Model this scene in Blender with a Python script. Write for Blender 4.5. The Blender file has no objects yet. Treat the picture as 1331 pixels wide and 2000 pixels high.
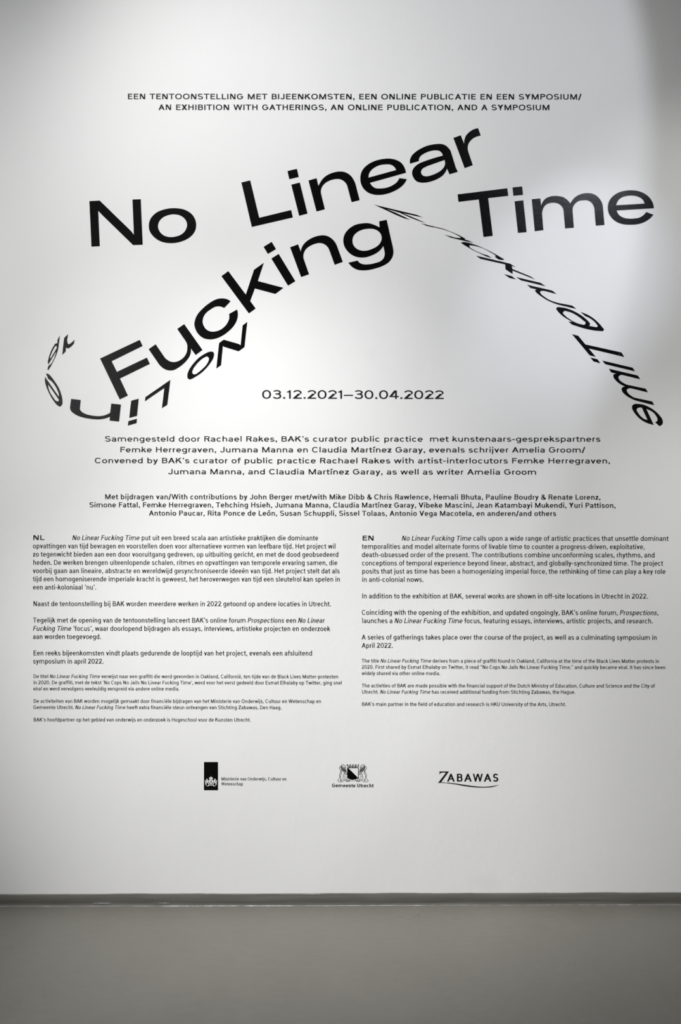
import bpy, math, random
from mathutils import Vector, Matrix
random.seed(4)
scene = bpy.context.scene
COL = scene.collection
PI = math.pi
# ------------------------------------------------------------------ camera
CAM_D, CAM_H = 3.2, 1.5365
cam_data = bpy.data.cameras.new('camera')
cam_data.sensor_fit = 'VERTICAL'
cam_data.sensor_height = 36.0
cam_data.lens = 28.8                       # 1600 px for a 2000 px high frame
cam = bpy.data.objects.new('camera', cam_data)
COL.objects.link(cam)
YAW, ROLL = math.radians(-0.45), math.radians(0.07)
cam.matrix_world = (Matrix.Translation((0.025, -CAM_D, CAM_H)) @ Matrix.Rotation(YAW, 4, 'Z')
                    @ Matrix.Rotation(PI / 2, 4, 'X') @ Matrix.Rotation(ROLL, 4, 'Z'))
scene.camera = cam
# ------------------------------------------------------------------ exposure, world, lights
vs = scene.view_settings
vs.view_transform = 'Standard'
vs.look = 'None'
vs.gamma = 1.0
vs.exposure = 0.0
vs.use_curve_mapping = False
world = bpy.data.worlds.new('world')
world.use_nodes = True
world.node_tree.nodes['Background'].inputs[0].default_value = (0.80, 0.86, 1.0, 1)
world.node_tree.nodes['Background'].inputs[1].default_value = 0.05
scene.world = world


def area_light(name, loc, target, sx, sy, power, col, spread=180):
    l = bpy.data.lights.new(name, 'AREA')
    l.shape = 'RECTANGLE'
    l.size, l.size_y = sx, sy
    l.energy = power
    l.color = col
    l.spread = math.radians(spread)
    o = bpy.data.objects.new(name, l)
    o.location = loc
    d = Vector(target) - Vector(loc)
    o.rotation_euler = d.to_track_quat('-Z', 'Y').to_euler()
    COL.objects.link(o)
    return o


def spot_light(loc, target, cone, power, col=(1.0, 0.995, 0.985), blend=1.0, radius=0.06):
    l = bpy.data.lights.new('wall_spot', 'SPOT')
    l.energy = power
    l.color = col
    l.spot_size = math.radians(cone)
    l.spot_blend = blend
    l.shadow_soft_size = radius
    o = bpy.data.objects.new('wall_spot', l)
    o.location = loc
    o.rotation_euler = (Vector(target) - Vector(loc)).to_track_quat('-Z', 'Y').to_euler()
    COL.objects.link(o)


# ceiling track spots plus unseen side lamps added as wall fill: x, y, z of each lamp, the point of the wall it is aimed at, cone, power
WALL_SPOTS = [
 (-3.3, -2.9, 2.7, -0, 1.8, 70, 310.6),
 (2, -1.9, 4.5, 1.4, 2.2, 35, 99.9),
 (-0.4, -1.9, 4.5, -0, 1, 35, 247.2),
 (-1.2, -1.9, 4.5, 0.4, 2.6, 70, 153.2),
 (-3.3, -2.9, 2.7, -0, 0.2, 35, 369.5),
 (3.1, -2.5, 3.2, 1.4, 1, 35, 214.7),
 (-1.2, -1.9, 4.5, -0.6, 2.2, 70, 64.0),
 (-1.2, -1.9, 4.5, -0.4, 1, 35, 201.2),
]
for (lx, ly, lz, ax, az, cone, pw) in WALL_SPOTS:
    spot_light((lx, ly, lz), (ax, 0, az), cone, pw)
# tall window far behind the camera on the left, and cool daylight from the upper right, its band on the wall made by two added spots
area_light('window_light', (-2.9, -6.3, 2.5), (-1.4, 0, 2.0), 1.7, 2.8, 15, (1.0, 0.99, 0.98))
area_light('clerestory_light', (2.6, -5.2, 4.4), (1.0, 0, 2.7), 1.1, 0.8, 2.5, (0.62, 0.74, 1.0))
spot_light((2.0, -2.6, 4.5), (-1.1, 0, 2.7), 64, 106, (0.90, 0.93, 1.0), 0.14, 0.03)
spot_light((2.0, -2.6, 4.5), (0.95, 0, 2.42), 15, 125, (0.77, 0.85, 1.0), 0.8, 0.03)


# ------------------------------------------------------------------ pixel on the photograph -> point on the wall plane
def wall_pt(px, py):
    v = Vector(((px - 665.5) / 1600.0, (1000.0 - py) / 1600.0, -1.0))
    d = cam.matrix_world.to_3x3() @ v
    o = cam.matrix_world.translation
    t = -o.y / d.y
    return (o.x + d.x * t, o.z + d.z * t)


# ------------------------------------------------------------------ materials
def new_mat(name):
    m = bpy.data.materials.new(name)
    m.use_nodes = True
    nt = m.node_tree
    return m, nt, nt.nodes['Principled BSDF']


def noise(nt, scale, detail=4, rough=0.5, vec=None, stretch=None):
    n = nt.nodes.new('ShaderNodeTexNoise')
    n.inputs['Scale'].default_value = scale
    n.inputs['Detail'].default_value = detail
    n.inputs['Roughness'].default_value = rough
    tc = nt.nodes.new('ShaderNodeNewGeometry')
    src = tc.outputs['Position']
    if stretch:
        mp = nt.nodes.new('ShaderNodeMapping')
        mp.inputs['Scale'].default_value = stretch
        nt.links.new(src, mp.inputs['Vector'])
        src = mp.outputs['Vector']
    nt.links.new(src, n.inputs['Vector'])
    return n.outputs['Fac']


def ramp(nt, fac, stops):
    r = nt.nodes.new('ShaderNodeValToRGB')
    while len(r.color_ramp.elements) < len(stops):
        r.color_ramp.elements.new(0.5)
    for e, (p, c) in zip(r.color_ramp.elements, stops):
        e.position = p
        e.color = (c[0], c[1], c[2], 1)
    nt.links.new(fac, r.inputs['Fac'])
    return r.outputs['Color']


def math_node(nt, op, a, b=None):
    n = nt.nodes.new('ShaderNodeMath')
    n.operation = op
    for i, v in enumerate((a, b)):
        if v is None:
            continue
        if isinstance(v, (int, float)):
            n.inputs[i].default_value = v
        else:
            nt.links.new(v, n.inputs[i])
    return n.outputs[0]


def bump(nt, height, strength, dist):
    b = nt.nodes.new('ShaderNodeBump')
    b.inputs['Strength'].default_value = strength
    b.inputs['Distance'].default_value = dist
    nt.links.new(height, b.inputs['Height'])
    return b.outputs['Normal']


def smudge(nt, x, z, rx, rz):
    """soft round stain on the wall paint (a mark with its own place)"""
    g = nt.nodes.new('ShaderNodeNewGeometry')
    mp = nt.nodes.new('ShaderNodeMapping')
    mp.vector_type = 'POINT'
    mp.inputs['Scale'].default_value = (1 / rx, 0, 1 / rz)
    mp.inputs['Location'].default_value = (-x / rx, 0, -z / rz)
    nt.links.new(g.outputs['Position'], mp.inputs['Vector'])
    gr = nt.nodes.new('ShaderNodeTexGradient')
    gr.gradient_type = 'SPHERICAL'
    nt.links.new(mp.outputs['Vector'], gr.inputs['Vector'])
    return gr.outputs['Fac']


# white roller-painted wall
m_wall, nt, bs = new_mat('white_wall_paint')
c = ramp(nt, noise(nt, 1.1, 3, 0.5), [(0.30, (0.80, 0.80, 0.795)), (0.70, (0.84, 0.84, 0.84))])
s1 = smudge(nt, *wall_pt(726, 693), 0.034, 0.038)
s2 = smudge(nt, *wall_pt(957, 1727), 0.062, 0.045)
s3 = smudge(nt, *wall_pt(930, 1722), 0.05, 0.03)
sm = math_node(nt, 'ADD', math_node(nt, 'MULTIPLY', s1, 0.07),
               math_node(nt, 'ADD', math_node(nt, 'MULTIPLY', s2, 0.10), math_node(nt, 'MULTIPLY', s3, 0.06)))
mx = nt.nodes.new('ShaderNodeMixRGB')
mx.blend_type = 'MIX'
nt.links.new(sm, mx.inputs['Fac'])
nt.links.new(c, mx.inputs['Color1'])
mx.inputs['Color2'].default_value = (0.45, 0.45, 0.44, 1)
nt.links.new(mx.outputs[0], bs.inputs['Base Color'])
bs.inputs['Roughness'].default_value = 0.5
bs.inputs['Specular IOR Level'].default_value = 0.14
h1 = noise(nt, 120, 3, 0.6, stretch=(1, 1, 0.6))
h2 = noise(nt, 34, 3, 0.55, stretch=(1, 1, 0.45))
h3 = noise(nt, 3.0, 2, 0.5, stretch=(1.3, 1, 0.4))
hh = math_node(nt, 'ADD', math_node(nt, 'MULTIPLY', h1, 0.5),
               math_node(nt, 'ADD', math_node(nt, 'MULTIPLY', h2, 0.8), math_node(nt, 'MULTIPLY', h3, 2.5)))
nt.links.new(bump(nt, hh, 0.5, 0.0016), bs.inputs['Normal'])

# black satin vinyl, takes the texture of the wall under it
m_vinyl, nt, bs = new_mat('black_vinyl_film')
bs.inputs['Base Color'].default_value = (0.0022, 0.0022, 0.0024, 1)
bs.inputs['Roughness'].default_value = 0.19
bs.inputs['Specular IOR Level'].default_value = 0.42
h1 = noise(nt, 240, 3, 0.6)
h2 = noise(nt, 48, 3, 0.55)
nt.links.new(bump(nt, math_node(nt, 'ADD', h1, h2), 0.35, 0.0010), bs.inputs['Normal'])
m_ink, nt, bs = new_mat('black_transfer_lettering')
bs.inputs['Base Color'].default_value = (0.003, 0.003, 0.003, 1)
bs.inputs['Roughness'].default_value = 0.6
bs.inputs['Specular IOR Level'].default_value = 0.25
m_mane, nt, bs = new_mat('grey_printed_film')
bs.inputs['Base Color'].default_value = (0.095, 0.085, 0.10, 1)
bs.inputs['Roughness'].default_value = 0.6
m_white, nt, bs = new_mat('white_print')
bs.inputs['Base Color'].default_value = (0.80, 0.80, 0.80, 1)
bs.inputs['Roughness'].default_value = 0.6

# grey poured floor
m_floor, nt, bs = new_mat('grey_floor_coating')
n1 = noise(nt, 2.4, 5, 0.55, stretch=(1, 0.8, 1))
n2 = noise(nt, 38, 4, 0.65, stretch=(0.5, 1, 1))
fac = math_node(nt, 'ADD', math_node(nt, 'MULTIPLY', n1, 0.65), math_node(nt, 'MULTIPLY', n2, 0.35))
c = ramp(nt, fac, [(0.32, (0.168, 0.161, 0.139)), (0.50, (0.187, 0.180, 0.157)), (0.68, (0.204, 0.197, 0.174))])
# fine scratches: thin, strongly stretched noise in two directions
vor = []
for k, (rot, sc) in enumerate(((0.5, 5.0), (-0.9, 4.2), (1.5, 4.6))):
    g = nt.nodes.new('ShaderNodeNewGeometry')
    mp = nt.nodes.new('ShaderNodeMapping')
    mp.inputs['Rotation'].default_value = (0, 0, rot)
    mp.inputs['Scale'].default_value = (1, 0.34, 1)
    nt.links.new(g.outputs['Position'], mp.inputs['Vector'])
    nz = nt.nodes.new('ShaderNodeTexNoise')
    nz.inputs['Scale'].default_value = sc
    nz.inputs['Detail'].default_value = 1.5
    nt.links.new(mp.outputs[0], nz.inputs['Vector'])
    d = math_node(nt, 'ABSOLUTE', math_node(nt, 'SUBTRACT', nz.outputs['Fac'], 0.50))
    line = math_node(nt, 'LESS_THAN', d, 0.0016)
    gate = math_node(nt, 'GREATER_THAN', noise(nt, 3.3 + k, 2, 0.5), 0.60)
    vor.append(math_node(nt, 'MULTIPLY', line, gate))
sc_ = math_node(nt, 'MULTIPLY', math_node(nt, 'MAXIMUM', math_node(nt, 'MAXIMUM', vor[0], vor[1]), vor[2]), 0.22)
mx = nt.nodes.new('ShaderNodeMixRGB')
nt.links.new(sc_, mx.inputs['Fac'])
nt.links.new(c, mx.inputs['Color1'])
mx.inputs['Color2'].default_value = (0.10, 0.10, 0.09, 1)
nt.links.new(mx.outputs[0], bs.inputs['Base Color'])
r = ramp(nt, n1, [(0.3, (0.34,) * 3), (0.7, (0.46,) * 3)])
nt.links.new(r, bs.inputs['Roughness'])
bs.inputs['Specular IOR Level'].default_value = 0.4
nt.links.new(bump(nt, n2, 0.15, 0.001), bs.inputs['Normal'])

# baseboard: same grey, brushed, darker
m_base, nt, bs = new_mat('grey_baseboard_paint')
n1 = noise(nt, 9, 5, 0.6, stretch=(0.35, 1, 7))
c = ramp(nt, n1, [(0.3, (0.105, 0.103, 0.089)), (0.55, (0.150, 0.148, 0.130)), (0.8, (0.19, 0.188, 0.172))])
nt.links.new(c, bs.inputs['Base Color'])
bs.inputs['Roughness'].default_value = 0.42
nt.links.new(bump(nt, n1, 0.3, 0.001), bs.inputs['Normal'])
m_seal, nt, bs = new_mat('pale_sealant')
c = ramp(nt, noise(nt, 16, 4, 0.6, stretch=(1, 1, 1)), [(0.36, (0.16, 0.16, 0.145)), (0.50, (0.36, 0.36, 0.37)), (0.62, (0.52, 0.52, 0.56))])
nt.links.new(c, bs.inputs['Base Color'])
bs.inputs['Roughness'].default_value = 0.35
m_ceil, nt, bs = new_mat('dark_grey_ceiling_paint')
bs.inputs['Base Color'].default_value = (0.10, 0.10, 0.10, 1)
bs.inputs['Roughness'].default_value = 0.8
m_side, nt, bs = new_mat('side_wall_paint')
bs.inputs['Base Color'].default_value = (0.60, 0.60, 0.585, 1)
bs.inputs['Roughness'].default_value = 0.8
m_dark, nt, bs = new_mat('dark_rear_wall')  # unseen rear wall, kept dark so the vinyl reflects black
bs.inputs['Base Color'].default_value = (0.05, 0.05, 0.052, 1)
bs.inputs['Roughness'].default_value = 0.9


# ------------------------------------------------------------------ helpers
def mesh_obj(name, verts, faces, mat, parent=None, smooth=False):
    me = bpy.data.meshes.new(name)
    me.from_pydata(verts, [], faces)
    me.materials.append(mat)
    me.update()
    if smooth:
        for p in me.polygons:
            p.use_smooth = True
    o = bpy.data.objects.new(name, me)
    COL.objects.link(o)
    if parent:
        o.parent = parent
        o.matrix_parent_inverse = Matrix.Translation(parent.location).inverted()
    return o


def box(name, x0, x1, y0, y1, z0, z1, mat, parent=None):
    v = [(x, y, z) for x in (x0, x1) for y in (y0, y1) for z in (z0, z1)]
    f = [(0, 1, 3, 2), (4, 6, 7, 5), (0, 4, 5, 1), (2, 3, 7, 6), (0, 2, 6, 4), (1, 5, 7, 3)]
    return mesh_obj(name, v, f, mat, parent)


def structure(o):
    o['kind'] = 'structure'
    return o


def thing(name, label, cat, px, py, group=None):
    o = bpy.data.objects.new(name, None)
    o.empty_display_size = 0.05
    x, z = wall_pt(px, py)
    o.location = (x, 0, z)
    COL.objects.link(o)
    o['label'] = label
    o['category'] = cat
    if group:
        o['group'] = group
    return o


# ------------------------------------------------------------------ the room
XL, XR, YB, ZC = -3.6, 3.4, -6.6, 4.6
BB = 0.0468                                  # baseboard height
wall = structure(box('wall_back', XL, XR, 0.0, 0.2, BB, ZC, m_wall))
structure(box('floor', XL - .2, XR + .2, YB - .2, 0.25, -0.1, 0.0, m_floor))
structure(box('ceiling', XL - .2, XR + .2, YB - .2, 0.2, ZC, ZC + 0.1, m_ceil))
structure(box('wall_left', XL - .2, XL, YB, 0.0, 0.0, ZC, m_side))
structure(box('wall_right', XR, XR + .2, YB, 0.0, 0.0, ZC, m_side))
structure(box('wall_front', XL - .2, XR + .2, YB - .2, YB, 0.0, ZC, m_dark))


# baseboard: set back a hair under the paint edge, its lower half hollowed a little
def baseboard():
    n = 360
    prof_n = 9
    verts, faces = [], []
    for i in range(n + 1):
        x = XL + (XR - XL) * i / n
        wav = 0.0009 * math.sin(x * 7.1) + 0.0006 * math.sin(x * 23.7 + 1) + random.uniform(-.0004, .0004)
        top = BB + 0.0006 + wav
        prof = [(0.004, top + 0.0), (-0.0022, top), (-0.0030, top - 0.003), (-0.0030, 0.026)]
        prof[-1] = (-0.0032, 0.021)
        prof += [(-0.0022, 0.0175), (-0.0010, 0.013), (0.0002, 0.007), (-0.0006, 0.0022), (-0.0022, 0.0)]
        verts += [(x, y, z) for y, z in prof]
    for i in range(n):
        for k in range(prof_n - 1):
            a = i * prof_n + k
            faces.append((a, a + prof_n, a + prof_n + 1, a + 1))
    return mesh_obj('baseboard_back', verts, faces, m_base, smooth=True)


bb = structure(baseboard())


# thin broken bead of sealant along the foot of the baseboard
def sealant():
    verts, faces = [], []
    x = XL
    while x < XR:
        ln = random.uniform(0.12, 0.55)
        if x < -1.15:
            th = 0.0008
        elif x < -0.2:
            th = random.uniform(0.0022, 0.0032)
        elif x < 0.35:
            th = random.uniform(0.0014, 0.0022)
        else:
            th = random.uniform(0.0005, 0.0010)
        n = max(3, int(ln / 0.012))
        b0 = len(verts)
        for i in range(n + 1):
            t = i / n
            w = th * (0.55 + 0.45 * math.sin(PI * min(1, max(0, t * 6)) / 2) * min(1, (1 - t) * 9)) * random.uniform(0.8, 1.15)
            xx = x + ln * t
            verts += [(xx, -0.0002, 0.0002), (xx, -0.0020 - w * 0.4, w), (xx, -0.0026 - w * 1.5, 0.0002)]
        for i in range(n):
            for k in range(2):
                a = b0 + i * 3 + k
                faces.append((a, a + 1, a + 4, a + 3))
        x += ln + random.choice((0.0, 0.004, 0.01, 0.02))
    return mesh_obj('sealant_bead', verts, faces, m_seal, bb)


sealant()
# small nibs and one plaster ridge under the wall paint
def nibs():
    verts, faces = [], []
    spots = [(577, 1640, 0.5, 150), (126, 243, 1.6, 3), (29, 312, 1.5, 4), (56, 272, 1.0, 3), (22, 495, 1.0, 3), (1105, 515, 1.6, 7),
             (401, 480, 1.2, 5), (478, 1563, 1.0, 5), (548, 1535, 1.0, 5), (689, 1654, 1.2, 5), (1210, 692, 8, 1.4), (1214, 697, 7, 1.2),
             (28, 1212, 1.8, 2), (1240, 1398, 1.2, 4), (1218, 1708, 1.4, 4), (860, 1640, 1.0, 4), (130, 1640, 1.2, 3)]
    for (px, py, w, h) in spots:
        x, z = wall_pt(px, py)
        w, h = w / 1000, h / 1000
        b = len(verts)
        d = 0.0007 if h < 0.1 else 0.00045
        verts += [(x - w, 0, z - h), (x + w, 0, z - h * .8), (x + w * .9, 0, z + h), (x - w * .8, 0, z + h * .9), (x, -d, z - h * .4), (x, -d, z + h * .4)]
        faces += [(b, b + 1, b + 4), (b + 1, b + 2, b + 5, b + 4), (b + 2, b + 3, b + 5), (b + 3, b, b + 4, b + 5)]
    o = mesh_obj('paint_nibs', verts, faces, m_wall, wall)
    o['kind'] = 'stuff'


nibs()
# paint smear on the baseboard top edge, one short pale chip row
for (px0, px1, py, hh_) in ((592, 626, 1745.6, 1.6), (183, 217, 1763.6, 1.4), (300, 331, 1763.4, 1.0)):
    x0, z = wall_pt(px0, py)
    x1, _ = wall_pt(px1, py)
    h = hh_ / 500
    n = 12
    vv, ff = [], []
    for i in range(n + 1):
        t = i / n
        w = h * (0.3 + 0.7 * math.sin(PI * t)) * random.uniform(0.6, 1.1) / 2
        y = -0.0034 if z > 0.03 else -0.0022
        vv += [(x0 + (x1 - x0) * t, y, z - w), (x0 + (x1 - x0) * t, y - 0.0012, z), (x0 + (x1 - x0) * t, y, z + w)]
    for i in range(n):
        for k in range(2):
            a = i * 3 + k
            ff.append((a, a + 1, a + 4, a + 3))
    mesh_obj('paint_smear', vv, ff, m_seal, bb)

# ------------------------------------------------------------------ big title letters: outlines on the wall
# "x,y" corner, "sx,y" smooth, "lx,y" smooth and tangent to the straight side next to it; contours split by |
def parse(txt):
    out = []
    for con in txt.split('|'):
        pts = []
        for tok in con.split():
            kind = 'c'
            if tok[0] in 'sl':
                kind, tok = tok[0], tok[1:]
            a, b = tok.split(',')
            pts.append((kind, float(a), float(b)))
        out.append(pts)
    return out


def sample(pts, n=7):
    N = len(pts)
    P = [Vector((p[1], p[2])) for p in pts]
    res = []

    def straight(i, j):
        a, b = pts[i][0], pts[j][0]
        return a != 's' and b != 's' and not (a == 'l' and b == 'l' and False)
    tan = [None] * N
    for i in range(N):
        if pts[i][0] == 's':
            a, b, q = P[i - 1], P[(i + 1) % N], P[i]
            d0, d1 = (q - a).length, (b - q).length
            if d0 < 1e-6 or d1 < 1e-6:
                tan[i] = (b - a).normalized()
            else:
                t = (q - a) / d0 * d1 + (b - q) / d1 * d0
                tan[i] = t.normalized()
        elif pts[i][0] == 'l':
            if straight(i - 1, i):
                tan[i] = (P[i] - P[i - 1]).normalized()
            else:
                tan[i] = (P[(i + 1) % N] - P[i]).normalized()
    for i in range(N):
        j = (i + 1) % N
        res.append(P[i])
        if straight(i, j):
            continue
        ch = P[j] - P[i]
        L = ch.length
        t0, t1 = tan[i], tan[j]
        if t0 is None and t1 is not None:
            m1 = t1 * L
            m0 = 1.5 * ch - 0.5 * m1
        elif t1 is None and t0 is not None:
            m0 = t0 * L
            m1 = 1.5 * ch - 0.5 * m0
        else:
            m0, m1 = t0 * L, t1 * L
        for k in range(1, n):
            t = k / n
            t2, t3 = t * t, t * t * t
            res.append(P[i] * (2 * t3 - 3 * t2 + 1) + m0 * (t3 - 2 * t2 + t) + P[j] * (-2 * t3 + 3 * t2) + m1 * (t3 - t2))
    return res


def outline_mesh(contours, y_face, thick):
    """filled, slightly thick sheet from closed contours given in wall metres"""
    cu = bpy.data.curves.new('outline', 'CURVE')
    cu.dimensions = '2D'
    cu.fill_mode = 'BOTH'
    cu.extrude = thick / 2
    for con in contours:
        sp = cu.splines.new('POLY')
        sp.points.add(len(con) - 1)
        for p, (x, z) in zip(sp.points, con):
            p.co = (x, z, 0, 1)
        sp.use_cyclic_u = True
    tmp = bpy.data.objects.new('outline', cu)
    COL.objects.link(tmp)
    dg = bpy.context.evaluated_depsgraph_get()
    me = bpy.data.meshes.new_from_object(tmp.evaluated_get(dg))
    bpy.data.objects.remove(tmp)
    bpy.data.curves.remove(cu)
    me.transform(Matrix.Translation((0, y_face - thick / 2, 0)) @ Matrix.Rotation(PI / 2, 4, 'X'))
    return me


def traced(name, mat, parent, ox, oy, scale, txt, y_face=-0.0001, thick=0.0005, n=7):
    cons = []
    for pts in parse(txt):
        cons.append([wall_pt(ox + p.x / scale, oy + p.y / scale) for p in sample(pts, n)])
    me = outline_mesh(cons, y_face, thick)
    me.name = name
    me.materials.clear()
    me.materials.append(mat)
    o = bpy.data.objects.new(name, me)
    COL.objects.link(o)
    if parent:
        o.parent = parent
        o.matrix_parent_inverse = Matrix.Translation(parent.location).inverted()
    return o


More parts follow.
